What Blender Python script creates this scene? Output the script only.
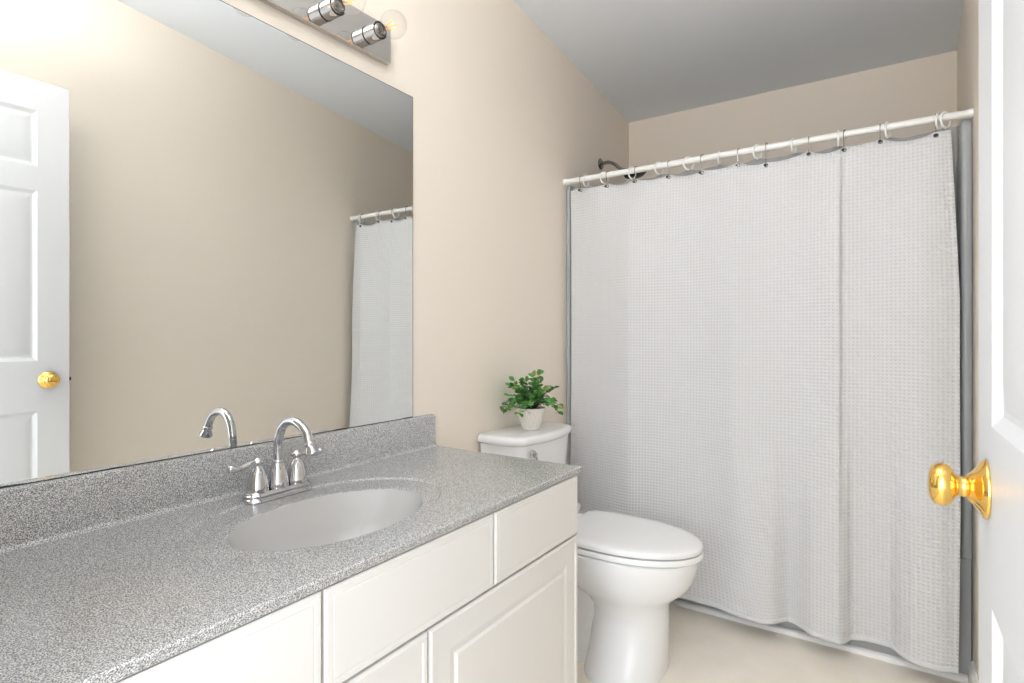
import bpy, bmesh, math, random
from mathutils import Vector, Matrix, noise as mnoise
for o in list(bpy.data.objects):
    bpy.data.objects.remove(o)
S = bpy.context.scene
C = S.collection
R = math.radians
PI = math.pi

# ------------------------------------------------------------------ camera
CX, CH = 1.286, 1.156
cam = bpy.data.cameras.new('camera')
cam_o = bpy.data.objects.new('camera', cam)
C.objects.link(cam_o)
cam_o.location = (CX, 0, CH)
cam_o.rotation_euler = (R(90), 0, R(33.6))
cam.sensor_width = 36
cam.lens = 561.4 / 1024 * 36
cam.shift_y = -6 / 1024
cam.clip_start = 0.01
S.camera = cam_o

# ------------------------------------------------------------------ world, lights, exposure
S.view_settings.view_transform = 'Standard'
S.view_settings.look = 'None'
S.view_settings.gamma = 1
S.view_settings.use_curve_mapping = False
S.view_settings.exposure = 0.27
S.cycles.max_bounces = 12
S.cycles.diffuse_bounces = 8
S.cycles.caustics_reflective = False
S.cycles.caustics_refractive = False
S.cycles.sample_clamp_indirect = 6
w = bpy.data.worlds.new('world')
S.world = w
w.use_nodes = True
w.node_tree.nodes['Background'].inputs[0].default_value = (0.9, 0.95, 1.0, 1)
w.node_tree.nodes['Background'].inputs[1].default_value = 1.6


def area(name, loc, rot, sx, sy, power, col):
    l = bpy.data.lights.new(name, 'AREA')
    l.shape = 'RECTANGLE'
    l.size, l.size_y, l.energy, l.color = sx, sy, power, col
    o = bpy.data.objects.new(name, l)
    C.objects.link(o)
    o.location, o.rotation_euler = loc, rot
    return o


# added unseen area light, fills the room through the doorway behind the camera
area('added_hall_fill', (1.03, -0.55, 1.45), (R(97), 0, R(8)), 0.75, 1.6, 18, (0.94, 0.97, 1.0))
BOUNCE_W = 20         # power of the added unseen uplight below the ceiling


# ------------------------------------------------------------------ materials
def lin(c):
    return tuple(((v / 255) / 12.92 if v / 255 <= 0.04045 else ((v / 255 + 0.055) / 1.055) ** 2.4) for v in c) + (1,)


def mat(name, col, rough=0.5, metal=0.0, spec=0.5, coat=0.0, bump=None, mottle=None):
    """bump = (scale, strength, distance); mottle = (scale, amount)"""
    m = bpy.data.materials.new(name)
    m.use_nodes = True
    nt = m.node_tree
    b = nt.nodes['Principled BSDF']
    b.inputs['Base Color'].default_value = lin(col)
    b.inputs['Roughness'].default_value = rough
    b.inputs['Metallic'].default_value = metal
    b.inputs['Specular IOR Level'].default_value = spec
    b.inputs['Coat Weight'].default_value = coat
    b.inputs['Coat Roughness'].default_value = 0.08
    tc = nt.nodes.new('ShaderNodeTexCoord')
    if mottle:
        n = nt.nodes.new('ShaderNodeTexNoise')
        n.inputs['Scale'].default_value = mottle[0]
        n.inputs['Detail'].default_value = 4
        nt.links.new(tc.outputs['Object'], n.inputs['Vector'])
        r = nt.nodes.new('ShaderNodeValToRGB')
        a = mottle[1]
        c = lin(col)
        r.color_ramp.elements[0].position = 0.3
        r.color_ramp.elements[1].position = 0.7
        r.color_ramp.elements[0].color = tuple(v * (1 - a) for v in c[:3]) + (1,)
        r.color_ramp.elements[1].color = tuple(min(1, v * (1 + a)) for v in c[:3]) + (1,)
        nt.links.new(n.outputs['Fac'], r.inputs['Fac'])
        nt.links.new(r.outputs['Color'], b.inputs['Base Color'])
    if bump:
        n = nt.nodes.new('ShaderNodeTexNoise')
        n.inputs['Scale'].default_value = bump[0]
        n.inputs['Detail'].default_value = 3
        nt.links.new(tc.outputs['Object'], n.inputs['Vector'])
        bp = nt.nodes.new('ShaderNodeBump')
        bp.inputs['Strength'].default_value = bump[1]
        bp.inputs['Distance'].default_value = bump[2]
        nt.links.new(n.outputs['Fac'], bp.inputs['Height'])
        nt.links.new(bp.outputs['Normal'], b.inputs['Normal'])
    return m


def speckle(name):
    m = mat(name, (150, 150, 150), 0.16, spec=0.5)
    nt = m.node_tree
    b = nt.nodes['Principled BSDF']
    tc = nt.nodes.new('ShaderNodeTexCoord')
    n = nt.nodes.new('ShaderNodeTexNoise')
    n.inputs['Scale'].default_value = 560
    n.inputs['Detail'].default_value = 1.5
    n.inputs['Roughness'].default_value = 0.65
    mp = nt.nodes.new('ShaderNodeMapping')
    mp.inputs['Rotation'].default_value = (0.63, 0.41, 0.27)
    nt.links.new(tc.outputs['Object'], mp.inputs['Vector'])
    nt.links.new(mp.outputs['Vector'], n.inputs['Vector'])
    r = nt.nodes.new('ShaderNodeValToRGB')
    e = r.color_ramp.elements
    e[0].position, e[0].color = 0.36, lin((92, 92, 93))
    e[1].position, e[1].color = 0.64, lin((230, 230, 229))
    x = e.new(0.47)
    x.color = lin((152, 152, 152))
    x = e.new(0.55)
    x.color = lin((190, 190, 189))
    nt.links.new(n.outputs['Fac'], r.inputs['Fac'])
    nt.links.new(r.outputs['Color'], b.inputs['Base Color'])
    return m


def waffle(name, col):
    """woven waffle cloth: square cells along the cloth's own UV, cells 13.5 mm wide"""
    m = mat(name, col, 0.85, spec=0.2)
    nt = m.node_tree
    b = nt.nodes['Principled BSDF']
    uv = nt.nodes.new('ShaderNodeUVMap')
    uv.uv_map = 'cloth'
    sep = nt.nodes.new('ShaderNodeSeparateXYZ')
    nt.links.new(uv.outputs['UV'], sep.inputs[0])
    outs = []
    for ax in ('X', 'Y'):
        mu = nt.nodes.new('ShaderNodeMath')
        mu.operation = 'MULTIPLY'
        mu.inputs[1].default_value = PI / 0.0128
        nt.links.new(sep.outputs[ax], mu.inputs[0])
        sn = nt.nodes.new('ShaderNodeMath')
        sn.operation = 'SINE'
        nt.links.new(mu.outputs[0], sn.inputs[0])
        ab = nt.nodes.new('ShaderNodeMath')
        ab.operation = 'ABSOLUTE'
        nt.links.new(sn.outputs[0], ab.inputs[0])
        outs.append(ab)
    mn = nt.nodes.new('ShaderNodeMath')
    mn.operation = 'MULTIPLY'
    nt.links.new(outs[0].outputs[0], mn.inputs[0])
    nt.links.new(outs[1].outputs[0], mn.inputs[1])
    inv = nt.nodes.new('ShaderNodeMath')          # pockets sink, ribs stand proud
    inv.operation = 'SUBTRACT'
    inv.inputs[0].default_value = 1
    nt.links.new(mn.outputs[0], inv.inputs[1])
    bp = nt.nodes.new('ShaderNodeBump')
    bp.inputs['Strength'].default_value = 0.95
    bp.inputs['Distance'].default_value = 0.0024
    nt.links.new(inv.outputs[0], bp.inputs['Height'])
    nt.links.new(bp.outputs['Normal'], b.inputs['Normal'])
    # the pockets are coloured slightly greyer than the ribs
    r = nt.nodes.new('ShaderNodeValToRGB')
    e = r.color_ramp.elements
    e[0].position, e[0].color = 0.0, lin(tuple(int(v * 0.93) for v in col))
    e[1].position, e[1].color = 0.45, lin(col)
    nt.links.new(inv.outputs[0], r.inputs['Fac'])
    nt.links.new(r.outputs['Color'], b.inputs['Base Color'])
    return m


def thin_glass(name):
    m = bpy.data.materials.new(name)
    m.use_nodes = True
    nt = m.node_tree
    nt.nodes.clear()
    out = nt.nodes.new('ShaderNodeOutputMaterial')
    tr = nt.nodes.new('ShaderNodeBsdfTransparent')
    tr.inputs[0].default_value = (0.97, 0.97, 0.96, 1)
    gl = nt.nodes.new('ShaderNodeBsdfGlossy')
    gl.inputs['Roughness'].default_value = 0.02
    lw = nt.nodes.new('ShaderNodeLayerWeight')
    lw.inputs['Blend'].default_value = 0.5
    pw = nt.nodes.new('ShaderNodeMath')
    pw.operation = 'POWER'
    pw.inputs[1].default_value = 3.5
    nt.links.new(lw.outputs['Facing'], pw.inputs[0])
    ad = nt.nodes.new('ShaderNodeMath')
    ad.operation = 'MULTIPLY_ADD'
    ad.inputs[1].default_value = 0.45
    ad.inputs[2].default_value = 0.035
    nt.links.new(pw.outputs[0], ad.inputs[0])
    mx = nt.nodes.new('ShaderNodeMixShader')
    nt.links.new(ad.outputs[0], mx.inputs[0])
    nt.links.new(tr.outputs[0], mx.inputs[1])
    nt.links.new(gl.outputs[0], mx.inputs[2])
    nt.links.new(mx.outputs[0], out.inputs['Surface'])
    return m


def vinyl(name):
    m = bpy.data.materials.new(name)
    m.use_nodes = True
    nt = m.node_tree
    nt.nodes.clear()
    out = nt.nodes.new('ShaderNodeOutputMaterial')
    tr = nt.nodes.new('ShaderNodeBsdfTransparent')
    df = nt.nodes.new('ShaderNodeBsdfPrincipled')
    df.inputs['Base Color'].default_value = lin((178, 180, 182))
    df.inputs['Roughness'].default_value = 0.35
    mx = nt.nodes.new('ShaderNodeMixShader')
    mx.inputs[0].default_value = 0.72
    nt.links.new(tr.outputs[0], mx.inputs[1])
    nt.links.new(df.outputs[0], mx.inputs[2])
    nt.links.new(mx.outputs[0], out.inputs['Surface'])
    return m


def emis(name, col, strength):
    m = bpy.data.materials.new(name)
    m.use_nodes = True
    b = m.node_tree.nodes['Principled BSDF']
    b.inputs['Base Color'].default_value = lin(col)
    b.inputs['Emission Color'].default_value = lin(col)
    b.inputs['Emission Strength'].default_value = strength
    return m


M = dict(
    wall=mat('beige_wall_paint', (233, 224, 212), 0.75, spec=0.25, bump=(180, 0.12, 0.002)),
    ceil=mat('white_ceiling_paint', (228, 232, 237), 0.85, spec=0.2, bump=(150, 0.15, 0.002)),
    floor=mat('cream_vinyl', (240, 233, 221), 0.28, spec=0.4, mottle=(9, 0.035), bump=(30, 0.05, 0.002)),
    white=mat('white_trim_paint', (238, 238, 237), 0.35),
    door=mat('white_door_paint', (221, 222, 224), 0.38, bump=(60, 0.05, 0.001)),
    cab=mat('offwhite_cabinet', (225, 223, 220), 0.38),
    dark=mat('cabinet_shadow_gap', (150, 143, 136), 0.7),
    stone=speckle('grey_speckled_marble'),
    basin=mat('grey_basin_gelcoat', (186, 185, 183), 0.2, spec=0.5),
    chrome=mat('chrome', (206, 206, 208), 0.06, metal=1.0),
    nickel=mat('brushed_nickel', (150, 147, 143), 0.22, metal=1.0),
    darkmetal=mat('dark_nickel', (74, 72, 70), 0.3, metal=0.9),
    plate=mat('mirror_chrome_plate', (205, 200, 194), 0.03, metal=1.0),
    brass=mat('polished_brass', (250, 204, 112), 0.10, metal=1.0),
    mirror=mat('silvered_mirror', (236, 238, 237), 0.0, metal=1.0),
    black=mat('worn_mirror_edge', (42, 40, 38), 0.6),
    porc=mat('white_porcelain', (234, 235, 237), 0.24, spec=0.5),
    seat=mat('white_seat_plastic', (238, 239, 240), 0.2),
    tub=mat('grey_fibreglass', (170, 173, 175), 0.3),
    cloth=waffle('white_waffle_cloth', (218, 219, 221)),
    hem=mat('white_hem_cloth', (217, 219, 221), 0.85, spec=0.2),
    liner=vinyl('clear_grey_vinyl'),
    plastic=mat('white_plastic', (240, 240, 238), 0.3),
    rubber=mat('black_rubber', (25, 25, 25), 0.5),
    glass=thin_glass('clear_bulb_glass'),
    filament=emis('amber_filament', (255, 176, 84), 0.9),
    pot=mat('white_ceramic_pot', (226, 221, 214), 0.55, mottle=(160, 0.06)),
    leaf=mat('green_leaf', (74, 136, 60), 0.42, mottle=(45, 0.45)),
    leaf2=mat('olive_leaf', (128, 138, 62), 0.45, mottle=(45, 0.3)),
    stem=mat('dark_green_stem', (52, 62, 34), 0.6),
    moss=mat('dark_moss', (40, 48, 28), 0.9, bump=(200, 0.8, 0.004)),
)


# ------------------------------------------------------------------ mesh helpers
def smooth_auto(me, ang=35):
    for p in me.polygons:
        p.use_smooth = True
    try:
        me.set_sharp_from_angle(angle=R(ang))
    except Exception:
        pass


def obj(name, bm, m, parent=None, smooth=True, ang=35, local=False):
    bmesh.ops.remove_doubles(bm, verts=bm.verts, dist=1e-6)
    bmesh.ops.recalc_face_normals(bm, faces=bm.faces)
    me = bpy.data.meshes.new(name)
    bm.to_mesh(me)
    bm.free()
    if smooth:
        smooth_auto(me, ang)
    me.materials.append(M[m] if isinstance(m, str) else m)
    o = bpy.data.objects.new(name, me)
    C.objects.link(o)
    if parent is not None:
        o.parent = parent
        if not local and parent.type == 'EMPTY':
            o.matrix_parent_inverse = Matrix.Translation(-parent.location)
    return o


def tag(o, label, cat, group=None, kind=None):
    o['label'] = label
    o['category'] = cat
    if group:
        o['group'] = group
    if kind:
        o['kind'] = kind
    return o


def thing(name, label, cat, loc=(0, 0, 0), group=None):
    o = bpy.data.objects.new(name, None)
    o.empty_display_size = 0.05
    C.objects.link(o)
    o.location = loc
    return tag(o, label, cat, group)


def struct(name, bm, m, label=None, **k):
    o = obj(name, bm, m, **k)
    o['kind'] = 'structure'
    if label:
        o['label'] = label
    return o


def box(bm, x0, x1, y0, y1, z0, z1, bev=0.0, seg=2):
    r = bmesh.ops.create_cube(bm, size=1)
    vs = r['verts']
    for v in vs:
        v.co = Vector(((x0 + x1) / 2 + v.co.x * (x1 - x0), (y0 + y1) / 2 + v.co.y * (y1 - y0), (z0 + z1) / 2 + v.co.z * (z1 - z0)))
    if bev > 0:
        es = list({e for v in vs for e in v.link_edges})
        bmesh.ops.bevel(bm, geom=es, offset=bev, segments=seg, affect='EDGES', profile=0.6)


def loft(bm, rings, closed=True, cap0=True, cap1=True):
    """rings: list of equal-length lists of Vector"""
    vr = [[bm.verts.new(p) for p in r] for r in rings]
    n = len(vr[0])
    for a, b in zip(vr, vr[1:]):
        for i in range(n if closed else n - 1):
            j = (i + 1) % n
            bm.faces.new((a[i], a[j], b[j], b[i]))
    if cap0:
        bm.faces.new(list(reversed(vr[0])))
    if cap1:
        bm.faces.new(vr[-1])
    return vr


def lathe(bm, prof, origin=(0, 0, 0), axis='Z', n=32, cap0=True, cap1=True):
    """prof = [(radius, height)...] along the axis ('Z','X','-X','Y')"""
    o = Vector(origin)
    rings = []
    for r, h in prof:
        ring = []
        for i in range(n):
            a = 2 * PI * i / n
            c, s = max(r, 1e-5) * math.cos(a), max(r, 1e-5) * math.sin(a)
            if axis == 'Z':
                p = Vector((c, s, h))
            elif axis == 'X':
                p = Vector((h, c, s))
            elif axis == '-X':
                p = Vector((-h, c, s))
            else:
                p = Vector((c, h, s))
            ring.append(o + p)
        rings.append(ring)
    loft(bm, rings, True, cap0, cap1)


def tube(bm, pts, rad, n=12, closed=False, caps=True):
    """sweep a circle along pts; rad number or list"""
    pts = [Vector(p) for p in pts]
    N = len(pts)
    rads = rad if isinstance(rad, (list, tuple)) else [rad] * N
    rings = []
    prev = None
    for i, p in enumerate(pts):
        if closed:
            t = (pts[(i + 1) % N] - pts[i - 1]).normalized()
        else:
            t = (pts[min(i + 1, N - 1)] - pts[max(i - 1, 0)]).normalized()
        if prev is None:
            u = t.orthogonal().normalized()
        else:
            u = (prev - t * prev.dot(t)).normalized()
        prev = u
        v = t.cross(u)
        rings.append([p + (u * math.cos(2 * PI * k / n) + v * math.sin(2 * PI * k / n)) * rads[i] for k in range(n)])
    if closed:
        rings.append(rings[0])
    loft(bm, rings, True, caps and not closed, caps and not closed)


def spline(P, per=8):
    P = [Vector(p) for p in P]
    out = []
    for i in range(len(P) - 1):
        a, b, c, d = P[max(i - 1, 0)], P[i], P[i + 1], P[min(i + 2, len(P) - 1)]
        for k in range(per):
            t = k / per
            out.append(0.5 * (2 * b + (c - a) * t + (2 * a - 5 * b + 4 * c - d) * t * t + (3 * b - a - 3 * c + d) * t ** 3))
    out.append(P[-1])
    return out


def interp(tab, x):
    """monotone-ish piecewise cubic (smoothstep-free hermite) through (x, y) rows"""
    if x <= tab[0][0]:
        return tab[0][1]
    if x >= tab[-1][0]:
        return tab[-1][1]
    n = len(tab)
    for i in range(n - 1):
        if tab[i][0] <= x <= tab[i + 1][0]:
            break

    def slope(k):
        if k == 0 or k == n - 1:
            return 0.0
        d0 = (tab[k][1] - tab[k - 1][1]) / (tab[k][0] - tab[k - 1][0])
        d1 = (tab[k + 1][1] - tab[k][1]) / (tab[k + 1][0] - tab[k][0])
        return 0.0 if d0 * d1 <= 0 else 2 * d0 * d1 / (d0 + d1)
    x0, y0 = tab[i]
    x1, y1 = tab[i + 1]
    h = x1 - x0
    t = (x - x0) / h
    m0, m1 = slope(i) * h, slope(i + 1) * h
    return (2 * t ** 3 - 3 * t * t + 1) * y0 + (t ** 3 - 2 * t * t + t) * m0 + (-2 * t ** 3 + 3 * t * t) * y1 + (t ** 3 - t * t) * m1


def panelled(bm, w, h, th, panels, prof, frame, edge=0.0, both=False):
    """slab w x h x th with shaped panels. frame(a, b, d) -> world point; d = depth outwards from the face
    panels = [(a0, a1, b0, b1)], prof = [(inset, depth)...]; edge = bevel of the outer arris"""
    def face(dd, sgn):
        A = sorted({edge, w - edge} | {v for p in panels for v in p[:2]})
        B = sorted({edge, h - edge} | {v for p in panels for v in p[2:]})
        def q(*pp):
            bm.faces.new([bm.verts.new(frame(a, b, dd + sgn * d)) for a, b, d in pp])
        for i in range(len(A) - 1):
            for j in range(len(B) - 1):
                ca, cb = (A[i] + A[i + 1]) / 2, (B[j] + B[j + 1]) / 2
                if any(p[0] < ca < p[1] and p[2] < cb < p[3] for p in panels):
                    continue
                q((A[i], B[j], 0), (A[i + 1], B[j], 0), (A[i + 1], B[j + 1], 0), (A[i], B[j + 1], 0))
        for a0, a1, b0, b1 in panels:
            last = (0, 0)
            for ins, d in prof:
                (i0, d0), (i1, d1) = last, (ins, d)
                q((a0 + i0, b0 + i0, d0), (a1 - i0, b0 + i0, d0), (a1 - i1, b0 + i1, d1), (a0 + i1, b0 + i1, d1))
                q((a0 + i0, b1 - i0, d0), (a1 - i0, b1 - i0, d0), (a1 - i1, b1 - i1, d1), (a0 + i1, b1 - i1, d1))
                q((a0 + i0, b0 + i0, d0), (a0 + i0, b1 - i0, d0), (a0 + i1, b1 - i1, d1), (a0 + i1, b0 + i1, d1))
                q((a1 - i0, b0 + i0, d0), (a1 - i0, b1 - i0, d0), (a1 - i1, b1 - i1, d1), (a1 - i1, b0 + i1, d1))
                last = (ins, d)
            i1, d1 = last
            q((a0 + i1, b0 + i1, d1), (a1 - i1, b0 + i1, d1), (a1 - i1, b1 - i1, d1), (a0 + i1, b1 - i1, d1))
        return A, B
    A, B = face(0, 1)
    e = edge

    def ring(ins, d, A=A, B=B):
        pts = []
        if ins == e:
            pts += [(a, ins, d) for a in A] + [(w - ins, b, d) for b in B[1:]] + [(a, h - ins, d) for a in reversed(A[:-1])] + [(ins, b, d) for b in reversed(B[1:-1])]
        else:
            pts += [(min(max(a, ins), w - ins) if a not in (A[0], A[-1]) else (ins if a == A[0] else w - ins), ins, d) for a in A]
            pts += [(w - ins, b if b != B[-1] else h - ins, d) for b in B[1:]]
            pts += [((a if a != A[0] else ins), h - ins, d) for a in reversed(A[:-1])]
            pts += [(ins, b, d) for b in reversed(B[1:-1])]
        return [frame(*p) for p in pts]
    rings = [ring(e, 0)]
    if e > 0:
        rings += [ring(e * 0.3, -e * 0.3), ring(0, -e)] if False else [ring(0, -e)]
    if both:
        face(-th, -1)
        rings += ([ring(0, -th + e)] if e > 0 else []) + [ring(e, -th)]
        loft(bm, rings, True, False, False)
    else:
        rings += [ring(0, -th)]
        loft(bm, rings, True, False, True)


# ------------------------------------------------------------------ room shell
W = 1.530                  # clear width at the tub front
YB = 3.21                  # far wall
YN = 0.11                  # doorway wall, room side


def ceil_z(y):
    return 2.438 + 0.088 * (YB - y)


def quadbox(bm, P, thick):
    """P = 4 corners of a planar face, thick = offset vector"""
    P = [Vector(p) for p in P]
    t = Vector(thick)
    loft(bm, [P, [p + t for p in P]])


bm = bmesh.new(); quadbox(bm, [(-0.1, -1.2, 0), (1.75, -1.2, 0), (1.75, YB + .1, 0), (-0.1, YB + .1, 0)], (0, 0, -0.08))
struct('floor', bm, 'floor', 'cream vinyl floor with faint mottling', smooth=False)
bm = bmesh.new(); quadbox(bm, [(0, -0.01, 0), (0, YB + .1, 0), (0, YB + .1, ceil_z(YB + .1)), (0, -0.01, ceil_z(-.01))], (-0.1, 0, 0))
struct('wall_left', bm, 'wall', 'beige wall carrying the mirror', smooth=False)
WB = 1.556                 # the right wall drifts outwards inside the tub alcove
bm = bmesh.new()
y1, y2 = 2.41, YB + .1
xe = W + (WB - W) * (y2 - y1) / (YB - y1)
bot = [(W, -0.01, 0), (W, y1, 0), (xe, y2, 0), (xe + .1, y2, 0), (W + .1, -0.01, 0)]
loft(bm, [[Vector(p) for p in bot], [Vector((p[0], p[1], ceil_z(p[1]))) for p in bot]])
struct('wall_right', bm, 'wall', 'beige wall behind the open door', smooth=False)
bm = bmesh.new(); quadbox(bm, [(-0.1, YB, 0), (1.7, YB, 0), (1.7, YB, ceil_z(YB)), (-0.1, YB, ceil_z(YB))], (0, 0.1, 0))
struct('wall_back', bm, 'wall', 'beige wall above the tub surround', smooth=False)
bm = bmesh.new(); quadbox(bm, [(-0.1, -0.01, ceil_z(-.01)), (1.7, -0.01, ceil_z(-.01)), (1.7, YB + .1, ceil_z(YB + .1)), (-0.1, YB + .1, ceil_z(YB + .1))], (0, 0, 0.08))
struct('ceiling', bm, 'ceil', 'white sloping ceiling', smooth=False)
DX0, DX1, DH = 0.625, 1.415, 2.135    # doorway
bm = bmesh.new()
box(bm, 0, DX0, -0.01, YN, 0, ceil_z(YN)); box(bm, DX1, W, -0.01, YN, 0, ceil_z(YN)); box(bm, DX0, DX1, -0.01, YN, DH, ceil_z(YN))
struct('wall_near', bm, 'wall', 'beige wall with the doorway', smooth=False)
# baseboards (bevelled cap)


def base_run(name, x0, x1, y0, y1, h=0.082, t=0.013, side='R', label=None):
    bm = bmesh.new()
    if side == 'R':
        prof = [(0, 0), (-t, 0), (-t, h - .022), (-t * .75, h - .016), (-t * .75, h - .008), (-t * .35, h), (0, h)]
        loft(bm, [[Vector((x1 + a, y, b)) for a, b in prof] for y in (y0, y1)])
    elif side == 'L':
        prof = [(0, 0), (t, 0), (t, h - .022), (t * .75, h - .016), (t * .75, h - .008), (t * .35, h), (0, h)]
        loft(bm, [[Vector((x0 + a, y, b)) for a, b in prof] for y in (y0, y1)])
    struct(name, bm, 'white', label, ang=25)


base_run('baseboard_right', 0, W, 0.125, 2.385, side='R', label='white baseboard along the right wall')
base_run('baseboard_left', 0, 0, 1.425, 2.385, side='L', label='white baseboard behind the toilet')
# white strip sealing the foot of the tub
bm = bmesh.new()
prof = [(2.4075, 0), (2.391, 0), (2.391, .010), (2.394, .016), (2.400, .020), (2.4075, .021)]
loft(bm, [[Vector((x, a, b)) for a, b in prof] for x in (0.014, W - 0.014)])
struct('trim_1', bm, 'white', 'thin white strip along the foot of the tub')

# ------------------------------------------------------------------ tub and surround (grey fibreglass)
tub = thing('bathtub', 'grey fibreglass bathtub behind the shower curtain', 'bathtub', (W / 2, 2.8, 0))
bm = bmesh.new()
TX0, TX1, TY0, TY1, TZ = 0.003, W - 0.003, 2.41, YB - 0.03, 0.41


def rrect(x0, x1, y0, y1, z, r, n=6):
    pts = []
    for cx, cy, a0 in ((x1 - r, y1 - r, 0), (x0 + r, y1 - r, 90), (x0 + r, y0 + r, 180), (x1 - r, y0 + r, 270)):
        for k in range(n + 1):
            a = R(a0 + 90 * k / n)
            pts.append(Vector((cx + r * math.cos(a), cy + r * math.sin(a), z)))
    return pts


rings = [rrect(TX0, TX1, TY0, TY1, 0.0, 0.004), rrect(TX0, TX1, TY0, TY1, TZ - .02, 0.004),
         rrect(TX0, TX1, TY0, TY1, TZ - .004, 0.004), rrect(TX0 + .004, TX1 - .004, TY0 + .006, TY1 - .006, TZ, 0.006),
         rrect(TX0 + .08, TX1 - .08, TY0 + .085, TY1 - .05, TZ, 0.12), rrect(TX0 + .095, TX1 - .09, TY0 + .1, TY1 - .065, TZ - .015, 0.12),
         rrect(TX0 + .15, TX1 - .13, TY0 + .14, TY1 - .1, 0.10, 0.13), rrect(TX0 + .2, TX1 - .18, TY0 + .2, TY1 - .16, 0.06, 0.1)]
loft(bm, rings)
obj('basin', bm, 'tub', tub)
bm = bmesh.new(); lathe(bm, [(0.0, .0), (.028, .0), (.028, .003), (0, .004)], (0.33, 2.8, 0.061), n=24)
obj('drain', bm, 'chrome', tub)

sur = thing('shower_surround', 'grey fibreglass shower surround with rounded front columns behind the curtain', 'shower surround', (W / 2, 2.8, 0))
SZ = 1.880


def column_bm(x0, x1, sgn):
    """upright rounded front flange; sgn +1 = on the left wall"""
    bm = bmesh.new()
    r = (x1 - x0) * 0.8
    sec = []
    for k in range(9):
        a = PI * k / 8
        sec.append((x0 + (x1 - x0) / 2 - (x1 - x0) / 2 * math.cos(a), 2.4115 - 0.009 * math.sin(a)))
    sec += [(x1, 2.47), (x0, 2.47)]
    rings = []
    for z, k in ((TZ + .0005, 0), (SZ - .02, 0), (SZ - .008, .006), (SZ, .016)):
        rings.append([Vector((x0 + (x1 - x0) / 2 + (x - x0 - (x1 - x0) / 2) * (1 - k * 15 * .8 / 1), y + (0 if y > 2.45 else k * .6), z)) for x, y in sec])
    loft(bm, rings)
    return bm


obj('column', column_bm(0.001, 0.024, 1), 'tub', sur)
obj('column', column_bm(W - 0.032, W - 0.001, -1), 'tub', sur)
bm = bmesh.new()
box(bm, 0.002, 0.03, 2.472, YB - .002, TZ + .001, SZ, 0.004)
obj('side_panel', bm, 'tub', sur)
bm = bmesh.new()
b0 = [(W - .030, 2.472), (W + .0, 2.472), (WB - .004, YB - .002), (WB - .034, YB - .002)]
loft(bm, [[Vector((x, y, z)) for x, y in b0] for z in (TZ + .001, SZ)])
obj('side_panel', bm, 'tub', sur)
bm = bmesh.new()
box(bm, 0.032, 1.518, YB - .028, YB - .002, TZ + .001, SZ, 0.004)
box(bm, 1.36, 1.50, YB - .10, YB - .028, 1.46, 1.49, 0.012)
box(bm, 1.36, 1.50, YB - .10, YB - .028, 0.96, 0.99, 0.012)
obj('back_panel', bm, 'tub', sur)

# ------------------------------------------------------------------ curtain rod
RY, RZ, RR = 2.39, 1.893, 0.0132
rod = thing('curtain_rod', 'white tension rod spanning the tub between the side walls', 'curtain rod', (W / 2, RY, RZ))
bm = bmesh.new(); lathe(bm, [(RR, 0.012), (RR, 0.95)], (0, RY, RZ), 'X', 24)
obj('outer_tube', bm, 'plastic', rod)
bm = bmesh.new(); lathe(bm, [(RR - .0008, 0.95), (RR - .0008, W - .012)], (0, RY, RZ), 'X', 24)
obj('inner_tube', bm, 'plastic', rod)
for x, ax in ((0.0, 'X'), (W, '-X')):
    bm = bmesh.new(); lathe(bm, [(.0148, 0.0005), (.0152, .002), (.0152, .012), (.0140, .015), (RR + .0004, .017)], (x, RY, RZ), ax, 24)
    obj('end_cap', bm, 'plastic', rod)

FPX, YAWS, YAWC = 561.4, .5534, .8329


def px_to_x(px, Y):
    u = (px - 512) / FPX
    return CX + Y * (YAWC * u - YAWS) / (YAWS * u + YAWC)


# measured positions of the hooks and rings along the rod
hook_px = [582, 608.6, 637, 669.5, 702.8, 739.4, 766.8, 809, 844.7, 880.3, 935.6]
ring_px = [586, 604.5, 632, 659, 688.5, 719, 757.4, 793.7, 838, 887.5, 938.6, 945.6]
hook_x = [px_to_x(p, RY) for p in hook_px]
ring_x = [px_to_x(p, RY) for p in ring_px]

# ------------------------------------------------------------------ shower curtain
CXL, CXR = 0.038, 1.482
# depth of the cloth (world y) along x near the hem and near the top
bot_prof = [(0.050, 2.372), (0.12, 2.350), (0.35, 2.318), (0.42, 2.345), (0.582, 2.352), (0.70, 2.345), (0.80, 2.312), (0.885, 2.297),
            (0.93, 2.315), (0.983, 2.372), (1.03, 2.345), (1.07, 2.315), (1.145, 2.308), (1.165, 2.325), (1.185, 2.370), (1.24, 2.388), (1.295, 2.386),
            (1.335, 2.335), (1.375, 2.304), (1.43, 2.296), (1.482, 2.312)]
mid_prof = [(0.050, 2.392), (0.10, 2.390), (0.20, 2.370), (0.335, 2.336), (0.349, 2.3325), (0.355, 2.3345), (0.375, 2.343), (0.48, 2.370), (0.62, 2.374), (0.70, 2.360),
            (0.780, 2.335), (0.793, 2.3315), (0.799, 2.3335), (0.82, 2.343), (0.90, 2.368), (1.03, 2.360), (1.138, 2.336), (1.148, 2.339), (1.158, 2.362), (1.23, 2.372), (1.33, 2.358),
            (1.395, 2.345), (1.43, 2.352), (1.482, 2.364)]
# same cloth line at both heights: how far each fold wanders sideways towards the hem
drift = [(0.05, 0.0), (0.35, 0.02), (0.80, 0.085), (1.15, 0.0), (1.482, 0.006)]
top_anchor = sorted(hook_x)
HDZ = [.0136, .0115, .0115, .0093, .006, .0107, -.005, .0122, .0066, .0163, .0062]


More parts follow.
